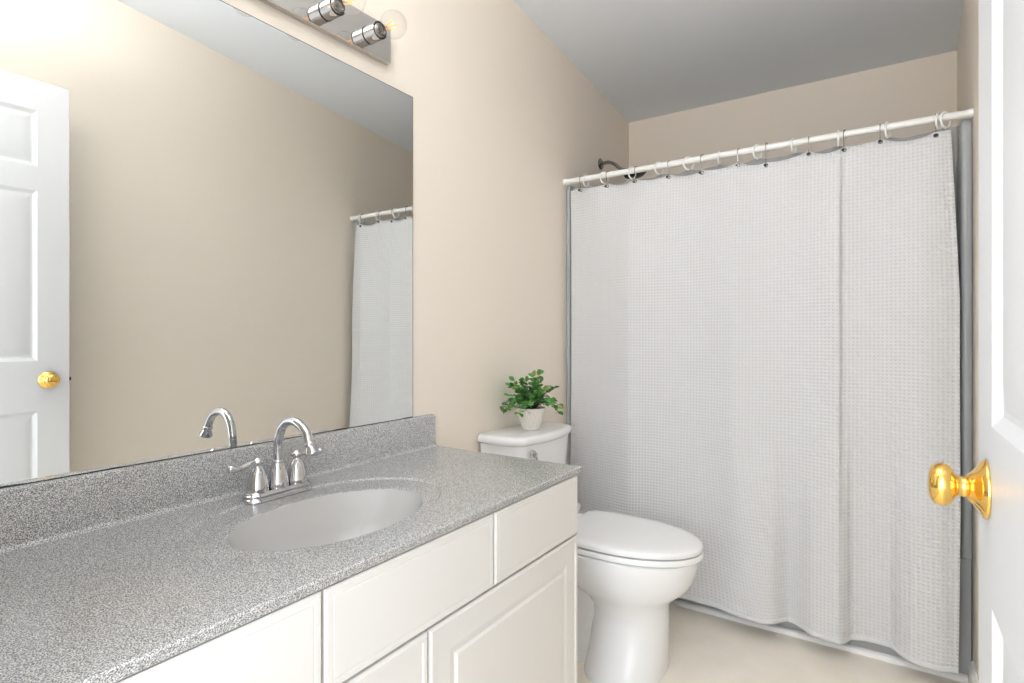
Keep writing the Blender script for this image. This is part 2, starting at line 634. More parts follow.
def curtain_edge_z(x):
    """scalloped top edge: held up at each hook, sagging between"""
    a = top_anchor
    if x <= a[0]:
        return 1.838 + HDZ[0] - 0.005 * min((a[0] - x) / 0.05, 1)
    for i in range(len(a) - 1):
        if a[i] <= x <= a[i + 1]:
            t = (x - a[i]) / (a[i + 1] - a[i])
            sag = (0.003 + 0.075 * (a[i + 1] - a[i])) * (0.75 + 0.5 * ((i * 37) % 5) / 4)
            h = HDZ[i] * (1 - t) + HDZ[i + 1] * t
            return 1.838 + h - sag * (1 - abs(2 * t - 1) ** 1.9)
    return 1.838 + HDZ[-1]


def curtain_y(x, z, xb=None):
    k = min(max((z - 0.06) / 1.0, 0), 1)         # 0 at the hem, 1 from 1.06 m up
    kb = 1 - k
    kb = kb * kb * (3 - 2 * kb)
    xb = x if xb is None else xb
    ym = interp(mid_prof, x)
    yb = interp(bot_prof, xb)
    y = ym * (1 - kb) + yb * kb
    # flatten into small pinches between the hooks near the top
    kt = min(max((z - 1.40) / 0.44, 0), 1)
    kt = kt * kt
    a = top_anchor
    yt = 2.384
    for i in range(len(a) - 1):
        if a[i] <= x <= a[i + 1]:
            t = (x - a[i]) / (a[i + 1] - a[i])
            yt = 2.386 + (0.016 if i % 2 else -0.022) * math.sin(PI * t)
    y = y * (1 - kt) + (yt * 0.75 + (y * 0.25)) * kt
    return y


bm = bmesh.new()
uvl = bm.loops.layers.uv.new('cloth')
NX, NZ = 440, 100
xs = [CXL + (CXR - CXL) * i / NX for i in range(NX + 1)]
# arc length along the middle profile for the weave
arc = [0.0]
for i in range(NX):
    dy = interp(mid_prof, xs[i + 1]) - interp(mid_prof, xs[i])
    arc.append(arc[-1] + math.hypot(xs[i + 1] - xs[i], dy))


def hem_z(x):
    return 0.060 + 0.004 * math.sin(x * 9)


HEM = 0.022


def curtain_pt(i, s, off=0.0):
    """s = 0 top .. 1 hem"""
    x = xs[i]
    zt, zb = curtain_edge_z(x), hem_z(x)
    z = zt + (zb - zt) * s
    kb = min(max((1.838 - z) / 1.77, 0), 1)
    xx = x + interp(drift, x) * max(0, (0.75 - z) / 0.69) ** 1.5 * (1 if 0.55 < x < 1.05 else 0) * math.sin(PI * min(max((x - .55) / .5, 0), 1))
    # side hems bow gently
    if x > 1.40:
        xx += 0.022 * (x - 1.40) / 0.082 * (min(kb * 3.2, 1) - 1.3 * max(0, kb - 0.70))
        xx -= 0.012 * (x - 1.40) / 0.082
    y = curtain_y(x, z, xx)
    return Vector((xx, y - off, z)), z


grid = []
for j in range(NZ + 1):
    s = j / NZ
    row = []
    for i in range(NX + 1):
        p, z = curtain_pt(i, s)
        row.append((bm.verts.new(p), arc[i], z))
    grid.append(row)
for j in range(NZ):
    for i in range(NX):
        q = [grid[j][i], grid[j][i + 1], grid[j + 1][i + 1], grid[j + 1][i]]
        f = bm.faces.new([v[0] for v in q])
        for l, v in zip(f.loops, q):
            l[uvl].uv = (v[1], v[2])
cur = thing('shower_curtain', 'long white waffle weave shower curtain hanging from metal hooks', 'shower curtain', (0.77, 2.38, 1.84))
cl = obj('cloth', bm, 'cloth', cur, ang=80)
md = cl.modifiers.new('thickness', 'SOLIDIFY'); md.thickness = 0.0025; md.offset = 0
# hem band along the bottom
bm = bmesh.new()
ra, rb = [], []
rows = []
for j in range(4):
    row = []
    for i in range(NX + 1):
        p, z = curtain_pt(i, 1 - 0.0105 * j / 3, 0.0022)
        row.append(p)
    rows.append(row)
loft(bm, rows, closed=False, cap0=False, cap1=False)
hm = obj('hem', bm, 'hem', cur, ang=80)
md = hm.modifiers.new('thickness', 'SOLIDIFY'); md.thickness = 0.002; md.offset = 0
for hx in hook_x:
    bm = bmesh.new()
    gz = 1.826 + HDZ[sorted(hook_x).index(hx)]
    yy = curtain_y(hx, gz)
    pts = [Vector((hx + .006 * math.cos(2 * PI * k / 16), yy - 0.003, gz + .006 * math.sin(2 * PI * k / 16))) for k in range(16)]
    tube(bm, pts, 0.0018, 8, closed=True)
    obj('grommet', bm, 'nickel', cur)

# ------------------------------------------------------------------ liner
LX0, LX1 = 0.036, 1.494
bm = bmesh.new()
NXL, NZL = 150, 24
rows = []
ra_ = sorted(ring_x)


def liner_top(x):
    a = ra_
    for i in range(len(a) - 1):
        if a[i] <= x <= a[i + 1]:
            t = (x - a[i]) / (a[i + 1] - a[i])
            return 1.862 - 0.07 * (a[i + 1] - a[i]) * math.sin(PI * t)
    return 1.862


for j in range(NZL + 1):
    row = []
    for i in range(NXL + 1):
        x = LX0 + (LX1 - LX0) * i / NXL
        zt = liner_top(x)
        s = j / NZL
        z = zt + (0.22 - zt) * s
        k = min(s * 1.6, 1)
        y = 2.408 + 0.11 * k + 0.010 * math.sin(x * 34) * (0.4 + s) + 0.006 * math.sin(x * 71 + 1)
        row.append(Vector((x, y, z)))
    rows.append(row)
loft(bm, rows, closed=False, cap0=False, cap1=False)
ln = obj('shower_liner', bm, 'liner', ang=80)
tag(ln, 'translucent grey vinyl liner hanging in the tub behind the white curtain', 'shower liner')
md = ln.modifiers.new('thickness', 'SOLIDIFY'); md.thickness = 0.0004

# ------------------------------------------------------------------ white rings and metal hooks
ORD = ['first', 'second', 'third', 'fourth', 'fifth', 'sixth', 'seventh', 'eighth', 'ninth', 'tenth', 'eleventh', 'twelfth']
bm = bmesh.new()
tube(bm, [Vector((0, 0.0235 * math.cos(R(a)), -0.0100 + 0.0265 * math.sin(R(a)))) for a in range(-62, 279, 10)], [0.0016] + [0.0034] * 32 + [0.0045, 0.003], 10)
ring0 = obj('curtain_ring', bm, 'plastic')
for k, x in enumerate(sorted(ring_x)):
    o = ring0 if k == 0 else ring0.copy()
    if k:
        C.objects.link(o)
    o.location = (x, RY, RZ)
    o.rotation_euler = (0, 0, R([-8, -30, -20, -28, -42, 6, -30, -14, 6, -16, -20, -36][k]))
    where = 'at the left wall end of the rod' if k == 0 else ('nearest the right end of the rod' if k == 11 else ORD[k] + ' ring from the left wall')
    tag(o, 'white plastic open ring on the curtain rod, ' + where, 'curtain ring', 'white plastic rings carrying the shower liner')
bm = bmesh.new()
hp = [(0, 0.0145, -0.012), (0, 0.0160, 0.004), (0, 0.011, 0.014), (0, 0.0, 0.0185), (0, -0.011, 0.014), (0, -0.0155, 0.003), (0, -0.014, -0.018),
      (0, -0.010, -0.040), (0, -0.012, -0.054), (0, -0.018, -0.066), (0, -0.0175, -0.072), (0, -0.010, -0.073)]
hk = thing('curtain_hook', 'x', 'curtain hook')
tube(bm, spline(hp, 6), 0.0013, 8)
obj('wire', bm, 'nickel', hk, local=True)
bm = bmesh.new()
lathe(bm, [(0, -.0052), (.003, -.0042), (.0050, -.002), (.0055, 0), (.005, .002), (.003, .0042), (0, .0052)], (0, -0.0205, -0.067), 'Z', 16)
obj('bead', bm, 'darkmetal', hk, local=True)
for k in range(5):
    bm = bmesh.new()
    a = R(40 + 25 * k)
    lathe(bm, [(0, -.0022), (.0019, -.0012), (.0023, 0), (.0019, .0012), (0, .0022)], (0, 0.0148 * math.cos(a), 0.0008 + 0.0158 * math.sin(a)), 'Z', 10)
    obj('roller_ball', bm, 'nickel', hk, local=True)
proto_kids = list(hk.children)
for k, x in enumerate(sorted(hook_x)):
    if k == 0:
        o = hk
    else:
        o = hk.copy()
        C.objects.link(o)
        for ch in proto_kids:
            c = ch.copy()
            C.objects.link(c)
            c.parent = o
    o.location = (x, RY, RZ)
    o.scale = (1, 1, 1 - HDZ[k] / .067)
    o.rotation_euler = (0, 0, R([-20, -24, -26, -12, -22, -20, -8, 0, -12, -3, -2][k]))
    where = 'closest to the left wall' if k == 0 else ('closest to the right wall' if k == 10 else ORD[k] + ' hook from the left wall')
    tag(o, 'metal curtain hook with dark bead above the white curtain, ' + where, 'curtain hook', 'metal hooks holding the white shower curtain')

# ------------------------------------------------------------------ shower head
sh = thing('wall_shower', 'brushed metal shower arm and head on the left wall above the rod', 'shower head', (0.0, 2.80, 2.085))
bm = bmesh.new(); lathe(bm, [(.030, .0005), (.030, .004), (.024, .010), (.012, .013), (.0115, .016)], (0, 2.80, 2.085), 'X', 28)
obj('flange', bm, 'nickel', sh)
arm_pts = spline([(0.005, 2.80, 2.085), (0.05, 2.80, 2.087), (0.085, 2.80, 2.070), (0.125, 2.80, 2.036), (0.185, 2.80, 2.024)], 8)
bm = bmesh.new(); tube(bm, arm_pts, 0.0095, 16)
obj('arm', bm, 'nickel', sh)
bm = bmesh.new()
d = Vector((0.22, -0.10, -0.98)).normalized()
lathe(bm, [(.012, -.004), (.014, .004), (.02, .010), (.054, .012), (.058, .015), (.058, .022), (.055, .024), (0, .024)], (0, 0, 0), 'Z', 32)
q = Vector((0, 0, 1)).rotation_difference(d)
for v in bm.verts:
    v.co = q @ v.co + Vector((0.195, 2.80, 2.022))
obj('head', bm, 'darkmetal', sh)

# ------------------------------------------------------------------ vanity cabinet
VY0, VY1, VX = 0.16, 1.424, 0.548
van = thing('vanity_cabinet', 'off-white vanity cabinet under the grey speckled worktop', 'vanity cabinet', (0.27, 0.79, 0))
bm = bmesh.new()
box(bm, VX - .019, VX - .001, VY0, VY1, 0.10, 0.7655, 0.0008, 1)      # face frame
box(bm, 0.003, VX - .0185, VY0, VY0 + .016, 0.10, 0.7655)
box(bm, 0.003, VX - .0185, VY1 - .016, VY1, 0.10, 0.7655)
box(bm, 0.003, VX - .0185, VY0 + .015, VY1 - .015, 0.10, 0.116)
box(bm, 0.003, 0.009, VY0 + .015, VY1 - .015, 0.115, 0.7655)
obj('body', bm, 'cab', van)
bm = bmesh.new()
box(bm, 0.02, VX - .07, VY0 + .002, VY1 - .002, 0.0, 0.0995)
obj('plinth', bm, 'cab', van)


def cab_front(name, y0, y1, z0, z1, panels, prof, edge=.004, th=.018):
    bm = bmesh.new()
    fr = lambda a, b, d: Vector((VX + th + d, y0 + a, z0 + b))
    panelled(bm, y1 - y0, z1 - z0, th, panels, prof, fr, edge)
    return obj(name, bm, 'cab', van, ang=12)


g = .0022
sp = 0.014
for y0, y1 in ((0.165, 0.558), (0.563, 1.0125), (1.0175, 1.420)):
    wdt, hgt = y1 - y0, 0.7635 - 0.600
    cab_front('drawer_front', y0, y1, 0.600, 0.7625, [(sp, wdt - sp, sp, hgt - sp - .001)], [(.0015, -.0010), (.003, 0.0)])
for y0, y1 in ((0.165, 0.7995), (0.8035, 1.420)):
    wdt, hgt = y1 - y0, 0.5935 - 0.125
    # a fine outer bead and the raised field are both cut into the face
    bm = bmesh.new()
    fr = lambda a, b, d, y0=y0: Vector((VX + .018 + d, y0 + a, 0.125 + b))
    m_ = .062
    panelled(bm, wdt, hgt, .018, [(.0135, wdt - .0135, .0135, hgt - .0135)],
             [(.0025, -.003), (.0045, -.003), (m_ - .0135, -.003), (m_ + .016 - .0135, -.0075), (m_ + .018 - .0135, -.0075), (m_ + .023 - .0135, -.002)], fr, .005)
    obj('cabinet_door', bm, 'cab', van, ang=12)

# ------------------------------------------------------------------ worktop with the moulded basin
top = thing('vanity_worktop', 'grey speckled cultured marble worktop with moulded oval basin', 'countertop', (0.3, 0.79, 0.785))
KX0, KX1, KY0, KY1, KZ = 0.0015, 0.570, 0.142, 1.436, 0.785
bcx, bcy, bax, bay = 0.3257, 0.7750, 0.1450, 0.2165
ocx, ocy, oax, oay = 0.292, 0.783, 0.196, 0.300
NA = 160


def rect_pt(a):
    c_, s_ = math.cos(a), math.sin(a)
    # ray from the basin centre to the slab edge
    ts = []
    if c_ > 1e-9: ts.append((KX1 - .003 - bcx) / c_)
    if c_ < -1e-9: ts.append((KX0 + .026 - bcx) / c_)
    if s_ > 1e-9: ts.append((KY1 - .003 - bcy) / s_)
    if s_ < -1e-9: ts.append((KY0 + .003 - bcy) / s_)
    t = min(t for t in ts if t > 0)
    return bcx + c_ * t, bcy + s_ * t


angs = [2 * PI * i / NA for i in range(NA)]
cor = [math.atan2(y - bcy, x - bcx) % (2 * PI) for x in (KX0 + .026, KX1 - .003) for y in (KY0 + .003, KY1 - .003)]
angs = sorted(angs + cor)


def ell(cx, cy, ax, ay, a, k=1.0):
    # point of the ellipse met along direction a seen from the basin centre
    c_, s_ = math.cos(a), math.sin(a)
    ax, ay = ax * k, ay * k
    dx, dy = bcx - cx, bcy - cy
    A = c_ * c_ / ax ** 2 + s_ * s_ / ay ** 2
    B = 2 * (dx * c_ / ax ** 2 + dy * s_ / ay ** 2)
    Cq = dx * dx / ax ** 2 + dy * dy / ay ** 2 - 1
    t = (-B + math.sqrt(B * B - 4 * A * Cq)) / (2 * A)
    return bcx + c_ * t, bcy + s_ * t


def ringpts(fn, z):
    return [Vector((*fn(a), z)) for a in angs]


RD = -.0036
rings = [ringpts(lambda a: ell(bcx, bcy, bax, bay, a, 1.0), KZ + RD - .0022),
         ringpts(lambda a: ell(bcx, bcy, bax, bay, a, 1.012), KZ + RD - .0009),
         ringpts(lambda a: ell(bcx, bcy, bax, bay, a, 1.035), KZ + RD - .0003),
         ringpts(lambda a: ell(bcx, bcy, bax, bay, a, 1.07), KZ + RD),
         ringpts(lambda a: ell(bcx, bcy, bax, bay, a, 1.15), KZ + RD - .0004),
         ringpts(lambda a: ell(ocx, ocy, oax, oay, a, 0.965), KZ + RD - .0006),
         ringpts(lambda a: ell(ocx, ocy, oax, oay, a, 0.975), KZ - .0022),
         ringpts(lambda a: ell(ocx, ocy, oax, oay, a, 0.985), KZ - .0004),
         ringpts(lambda a: ell(ocx, ocy, oax, oay, a, 0.995), KZ),
         ringpts(rect_pt, KZ)]
bm = bmesh.new()
loft(bm, rings, True, False, False)
# eased front and side edges, then the underside


def outset(e, z):
    pts = []
    for a in angs:
        x, y = rect_pt(a)
        if x > KX1 - .0035: x += e
        if y > KY1 - .0035: y += e
        if y < KY0 + .0035: y -= e
        pts.append(Vector((x, y, z)))
    return pts


loft(bm, [outset(0, KZ), outset(.0022, KZ - .001), outset(.0035, KZ - .003), outset(-.0005, KZ - .0175), outset(-.002, KZ - .019),
          ringpts(lambda a: ell(bcx, bcy, bax, bay, a, 1.12), KZ - .019)], True, False, False)
# cove running up to the splash
cv = [(KX0, KZ - .004), (KX0 + .0262, KZ - .004), (KX0 + .0262, KZ)]
for k in range(7):
    a = R(90 * k / 6)
    pass
sec = [(KX0, KZ - .019), (KX0 + .03, KZ - .019), (KX0 + .034, KZ + .0001), (KX0 + .031, KZ + .0008), (KX0 + .027, KZ + .003), (KX0 + .0245, KZ + .006), (KX0 + .0235, KZ + .0105), (KX0, KZ + .0105)]
loft(bm, [[Vector((x, y, z)) for x, z in sec] for y in (KY0, KY1)])
obj('slab', bm, 'stone', top, ang=20)
# backsplash
bm = bmesh.new()
sec = [(KX0, KZ + .0106), (KX0 + .0235, KZ + .0106), (KX0 + .0215, KZ + .098), (KX0 + .0195, KZ + .103), (KX0 + .016, KZ + .105), (KX0, KZ + .105)]
loft(bm, [[Vector((x, y, z)) for x, z in sec] for y in (KY0, KY1 - .002)])
obj('backsplash', bm, 'stone', top, ang=30)
# basin
bm = bmesh.new()
rings = []
for k in range(0, 25):
    t = k / 24
    rr = 1 - t
    # depth profile: steep wall then flat floor
    dz = 0.125 * (1 - (rr ** 2.6))
    kk = max(rr, 0.06)
    sc = kk ** 0.85
    rings.append([Vector((bcx + (p[0] - bcx) * sc + 0.0, bcy + (p[1] - bcy) * sc, KZ + RD - .0021 - dz)) for p in [ell(bcx, bcy, bax, bay, a, 1.0) for a in angs]])
loft(bm, rings, True, False, True)
bs = obj('basin', bm, 'basin', top, ang=60)
bm = bmesh.new(); lathe(bm, [(0, 0), (.021, 0), (.022, .002), (.019, .004), (.012, .003), (0, .005)], (bcx, bcy, KZ + RD - .0021 - .1245), n=24)
obj('drain', bm, 'chrome', bs)

# ------------------------------------------------------------------ faucet
FX, FY, FZ = 0.1012, 0.792, KZ - .0036
fa = thing('faucet', 'chrome centerset faucet with arched spout and two lever handles', 'faucet', (FX, FY, FZ))


def stadium(hx, hy, z, n=14):
    pts = []
    for k in range(n + 1):
        a = PI * k / n
        pts.append(Vector((FX + hx * math.cos(a), FY + (hy - hx) + hx * math.sin(a), z)))
    for k in range(n + 1):
        a = PI + PI * k / n
        pts.append(Vector((FX + hx * math.cos(a), FY - (hy - hx) + hx * math.sin(a), z)))
    return pts


bm = bmesh.new()
loft(bm, [stadium(.0300, .0870, FZ), stadium(.0300, .0870, FZ + .004), stadium(.0280, .0850, FZ + .0065), stadium(.0278, .0848, FZ + .008), stadium(.0262, .083, FZ + .0095), stadium(.0260, .0825, FZ + .012), stadium(.0268, .0835, FZ + .0135), stadium(.0268, .0835, FZ + .016),
          stadium(.0240, .0805, FZ + .0185), stadium(.0236, .080, FZ + .021), stadium(.0220, .0785, FZ + .0225), stadium(.012, .066, FZ + .023)])
obj('base_plate', bm, 'chrome', fa, ang=28)
BZ = FZ + .022
bm = bmesh.new()
lathe(bm, [(.0215, 0), (.0215, .003), (.0205, .014), (.0185, .030), (.0145, .046), (.0105, .055), (.0112, .058), (.0112, .060), (.0092, .063)], (FX, FY, BZ), n=32)
for v in bm.verts: v.co.x, v.co.y = FX + (v.co.x - FX) * 1.12, FY + (v.co.y - FY) * 1.12
sp_pts = [(FX, FY, BZ + .058), (FX, FY, BZ + .085), (FX + .002, FY, BZ + .108), (FX + .013, FY, BZ + .134), (FX + .034, FY, BZ + .1525), (FX + .062, FY, BZ + .1565), (FX + .090, FY, BZ + .147), (FX + .109, FY, BZ + .129), (FX + .118, FY, BZ + .110)]
sp_s = spline(sp_pts, 8)
tube(bm, sp_s, 0.0100, 20)
obj('spout', bm, 'chrome', fa, ang=50)
bm = bmesh.new()
lathe(bm, [(.0102, 0), (.0122, .002), (.0122, .006), (.0108, .008), (.0115, .012), (.0160, .024), (.0160, .028), (.013, .029), (0, .0275)], (0, 0, 0), n=28)
dv = (Vector(sp_pts[-1]) - Vector(sp_pts[-2])).normalized()
q = Vector((0, 0, 1)).rotation_difference(dv)
for v in bm.verts:
    v.co = q @ v.co + Vector(sp_pts[-1]) - dv * .004
obj('nozzle', bm, 'chrome', fa, ang=50)
for s in (-1, 1):
    hy = FY + s * .051
    bm = bmesh.new()
    lathe(bm, [(.0215, 0), (.0215, .003), (.0205, .012), (.0188, .026), (.0155, .040), (.0110, .050), (.0078, .054), (.0068, .057), (.0072, .060), (.0105, .063), (.0115, .066), (.0100, .070), (.005, .0725), (.0035, .075), (0, .076)], (FX, hy, BZ - (0 if s else 0)), n=30)
    for v in bm.verts: v.co.x, v.co.y = FX + (v.co.x - FX) * 1.12, hy + (v.co.y - hy) * 1.12
    hd = obj('handle', bm, 'chrome', fa, ang=50)
    bm = bmesh.new()
    z = BZ + .066
    lp = spline([(FX, hy, z), (FX + .001, hy + s * .018, z - .001), (FX + .002, hy + s * .036, z - .005), (FX + .003, hy + s * .052, z - .007), (FX + .003, hy + s * .064, z - .004)], 6)
    nn = len(lp)
    tube(bm, lp, [0.0062 - 0.0008 * (i / nn) + 0.0030 * max(0, (i / nn - .55)) / .45 for i in range(nn)], 14)
    # rounded paddle end
    lathe(bm, [(0, -.0082), (.006, -.0060), (.0084, 0), (.006, .0060), (0, .0082)], lp[-1], 'Z', 14)
    obj('lever', bm, 'chrome', hd, ang=50)
bm = bmesh.new(); tube(bm, [(FX - .022, FY, BZ - .002), (FX - .022, FY, BZ + .035)], .0022, 10); lathe(bm, [(0, -.004), (.004, -.002), (.0045, .001), (0, .004)], (FX - .022, FY, BZ + .038), n=12)
obj('lift_rod', bm, 'chrome', fa)

# ------------------------------------------------------------------ wall mirror
MY0, MY1, MZ0, MZ1 = 0.205, 1.342, 0.8908, 1.930
mi = thing('wall_mirror', 'large frameless mirror on the wall above the worktop backsplash', 'mirror', (0.003, (MY0 + MY1) / 2, MZ0))
bm = bmesh.new()
box(bm, 0.0015, 0.0065, MY0, MY1, MZ0, MZ1)
obj('glass', bm, 'mirror', mi, smooth=False)
bm = bmesh.new()
e = .0014
box(bm, 0.001, 0.0067, MY0 - e, MY1 + e, MZ1, MZ1 + e)
box(bm, 0.001, 0.0067, MY1, MY1 + e, MZ0, MZ1)
box(bm, 0.001, 0.0067, MY0 - e, MY0, MZ0, MZ1)
# worn silvering along the bottom: ragged dark line of varying height
random.seed(3)
N = 160
up = []
for k in range(N + 1):
    y = MY0 + (MY1 - MY0) * k / N
    up.append((y, .0009 + .0036 * max(0, mnoise.noise(Vector((y * 11, 0, 0)))) + .0006 * random.random()))
bmv = []
loft(bm, [[Vector((.0067, y, MZ0)) for y, h in up], [Vector((.0067, y, MZ0 + h)) for y, h in up]], closed=False, cap0=False, cap1=False)
box(bm, 0.001, 0.0068, MY0 - e, MY1 + e, MZ0 - .001, MZ0 + .0012)
obj('worn_edge', bm, 'black', mi, smooth=False)

# ------------------------------------------------------------------ vanity light bar
LY0, LY1, LZ0, LZ1 = 0.622, 1.231, 1.990, 2.100
LB = thing('vanity_light_bar', 'mirror chrome light bar with exposed sockets above the mirror', 'light fixture', (0, (LY0 + LY1) / 2, (LZ0 + LZ1) / 2))
LB.rotation_euler = (0, 0, 0)
ty = 0.020            # the bar hangs a touch out of level
midy = (LY0 + LY1) / 2


def tilt(bm):
    for v in bm.verts:
        v.co.z += (v.co.y - LY1) * ty


bm = bmesh.new()
box(bm, 0.001, 0.021, LY0, LY1, LZ0, LZ1, .0015, 2); tilt(bm)
obj('plate', bm, 'plate', LB, smooth=False)
for k in range(4):
    by = 1.143 - .1515 * k
    bz = 2.040 + (by - 1.143) * ty
    bm = bmesh.new()
    lathe(bm, [(.0245, .0212), (.0245, .0655), (.0225, .067)], (0, by, bz), 'X', 32, cap1=False)
    so = obj('socket', bm, 'chrome', LB, ang=40)
    bm = bmesh.new()
    lathe(bm, [(.0246, .0658), (.0250, .0665), (.0250, .0690), (.0235, .0695), (.0215, .068), (.0215, .064)], (0, by, bz), 'X', 32, False, False)
    obj('gasket', bm, 'rubber', so, ang=40)
    bm = bmesh.new()
    lathe(bm, [(.0247, .0211), (.0255, .0213), (.0255, .0228), (.0247, .023)], (0, by, bz), 'X', 32, False, False)
    obj('seam_ring', bm, 'rubber', so, ang=40)
    bulb = thing('light_bulb', 'x', 'light bulb', (0.122, by, bz), 'clear globe bulbs on the vanity light bar')
    if k < 2:
        bulb['label'] = ['clear globe bulb with amber filament nearest the right end of the light bar',
                         'clear globe bulb cut by the photo top, second from the light bar right end'][k]
    else:
        bulb['label'] = 'clear globe bulb on the part of the light bar above the photo frame'
    bm = bmesh.new()
    prof = [(.0135, .069), (.0138, .078)]
    for j in range(1, 17):
        a = PI - math.asin(.0138 / .038) - (PI - math.asin(.0138 / .038)) * j / 16
        prof.append((.038 * math.sin(a), .122 - .0355 + .0355 + .038 * -math.cos(PI - a) * -1 if False else .122 + .038 * -math.cos(PI - (PI - a)) * -1 if False else .122 + .038 * math.cos(a)))
    lathe(bm, prof, (0, by, bz), 'X', 32, False, True)
    obj('globe', bm, 'glass', bulb, ang=80)
    bm = bmesh.new()
    lathe(bm, [(.0205, .055), (.0205, .0672), (.0190, .0690), (.0165, .0700), (.0150, .0730), (.0145, .0732), (.0140, .071), (.0040, .071), (.0040, .0733), (0, .0734)], (0, by, bz), 'X', 24)
    obj('screw_cap', bm, 'nickel', bulb)
    bm = bmesh.new()
    lathe(bm, [(.006, .0731), (.0035, .086), (.0022, .104), (.0025, .108), (0, .109)], (0, by, bz), 'X', 14)
    obj('glass_stem', bm, 'glass', bulb)
    bm = bmesh.new()
    pts = []
    for j in range(9):
        a = PI * j / 4 + .3
        x = .094 if j % 2 else .124
        r = .006 if j % 2 else .011
        pts.append((x, by + r * math.cos(a), bz + r * math.sin(a)))
    tube(bm, pts, .0009, 6)
    obj('filament', bm, 'filament', bulb)

# ------------------------------------------------------------------ added unseen uplight bowl, bounces light off the ceiling
LXc, LYc = 0.64, 0.46
lz_ = ceil_z(LYc)
cl_ = thing('added_uplight', 'added unseen white uplight bowl hung from the ceiling by the door', 'added uplight', (LXc, LYc, lz_))
bm = bmesh.new(); lathe(bm, [(.055, -.001), (.055, -.014), (.03, -.024), (.007, -.028), (.007, -.52)], (LXc, LYc, lz_), n=28)
obj('stem', bm, 'white', cl_)
bm = bmesh.new()
lathe(bm, [(.015, -.54), (.08, -.53), (.14, -.50), (.175, -.45), (.18, -.445), (.17, -.45), (.135, -.492), (.08, -.52), (0, -.525)], (LXc, LYc, lz_), n=40)
obj('bowl', bm, 'white', cl_)
l = bpy.data.lights.new('added_bounce_light', 'AREA')
l.shape = 'DISK'
l.size, l.energy, l.color = 0.32, BOUNCE_W, (0.955, 0.975, 1.0)
lo = bpy.data.objects.new('added_bounce_light', l)
C.objects.link(lo)
lo.location = (LXc, LYc, lz_ - .442)
lo.rotation_euler = (PI, 0, 0)

# ------------------------------------------------------------------ door (open along the right wall)
DFX = CX + 0.0934          # face towards the room
DY0, DY1 = 0.115, 0.870
DZ0, DZ1 = 0.012, 2.115
door = thing('door_1', 'white six panel door standing open along the right wall', 'door', (DFX, DY0, 0))
door['kind'] = 'structure'
bm = bmesh.new()
fr = lambda a, b, d: Vector((DFX - d, DY0 + a, DZ0 + b))
wd = DY1 - DY0
cols = [(.112, .335), (wd - .10 - .223, wd - .10)]
rowsz = [(0.24, 0.869), (1.06, 1.70), (1.79, 2.00)]
pan = [(a0, a1, z0 - DZ0, z1 - DZ0) for a0, a1 in cols for z0, z1 in rowsz]
panelled(bm, wd, DZ1 - DZ0, .035, pan, [(.003, -.002), (.013, -.0075), (.019, -.008), (.046, -.003), (.049, -.0025)], fr, .0015, both=True)
obj('slab', bm, 'door', door, ang=14)
KYc, KZc = 0.803, 0.987
kprof = [(.0325, .0003), (.0328, .002), (.0315, .0038), (.0255, .0075), (.0200, .011), (.0160, .0145), (.0150, .0165), (.0125, .0175), (.0112, .019), (.0112, .0255), (.0125, .0265),
         (.0135, .028), (.0180, .0295), (.0220, .0325), (.0240, .0368), (.0243, .0405), (.0232, .0450), (.0195, .0492), (.0130, .0518), (.006, .0528), (0, .053)]
bm = bmesh.new(); lathe(bm, kprof, (DFX, KYc, KZc), '-X', 40)
kb = obj('knob', bm, 'brass', door, ang=60); kb['label'] = 'polished brass door knob facing the room'
bm = bmesh.new(); lathe(bm, [(.0335, .0003), (.0335, .003), (.0315, .006), (.0185, .0145), (.0125, .019), (.0125, .030), (.0185, .034), (.026, .042), (.0275, .050), (.024, .060), (.012, .066), (0, .067)], (DFX + .035, KYc, KZc), 'X', 32)
kb = obj('knob', bm, 'brass', door, ang=60)
bm = bmesh.new(); box(bm, DFX + .010, DFX + .024, DY1 - .001, DY1 + .009, KZc - .007, KZc + .007, .002); box(bm, DFX + .005, DFX + .030, DY1 - .001, DY1 + .0008, KZc - .028, KZc + .028)
obj('latch', bm, 'darkmetal', door)
for z in (0.25, 1.05, 1.85):
    bm = bmesh.new(); tube(bm, [(DFX + .042, DY0 - .002, z - .045), (DFX + .042, DY0 - .002, z + .045)], .006, 12); box(bm, DFX + .034, DFX + .0355, DY0, DY0 + .03, z - .044, z + .044)
    obj('hinge', bm, 'brass', door)

# ------------------------------------------------------------------ toilet
TY = 1.900
to = thing('toilet', 'white porcelain two piece toilet between the vanity and the curtain', 'toilet', (0.4, TY, 0))


def egg(cx, front, back, hw, z, n=48, pb=2.6, pf=2.0, cy=TY):
    """plan outline: +X end is the front"""
    pts = []
    for k in range(n):
        a = 2 * PI * k / n
        c_, s_ = math.cos(a), math.sin(a)
        p = pf if c_ >= 0 else pb
        L = front if c_ >= 0 else back
        x = cx + L * math.copysign(abs(c_) ** (2 / p), c_)
        y = cy + hw * math.copysign(abs(s_) ** (2 / p), s_)
        pts.append(Vector((x, y, z)))
    return pts


RZT = 0.404
SYC = TY + .008
bm = bmesh.new()
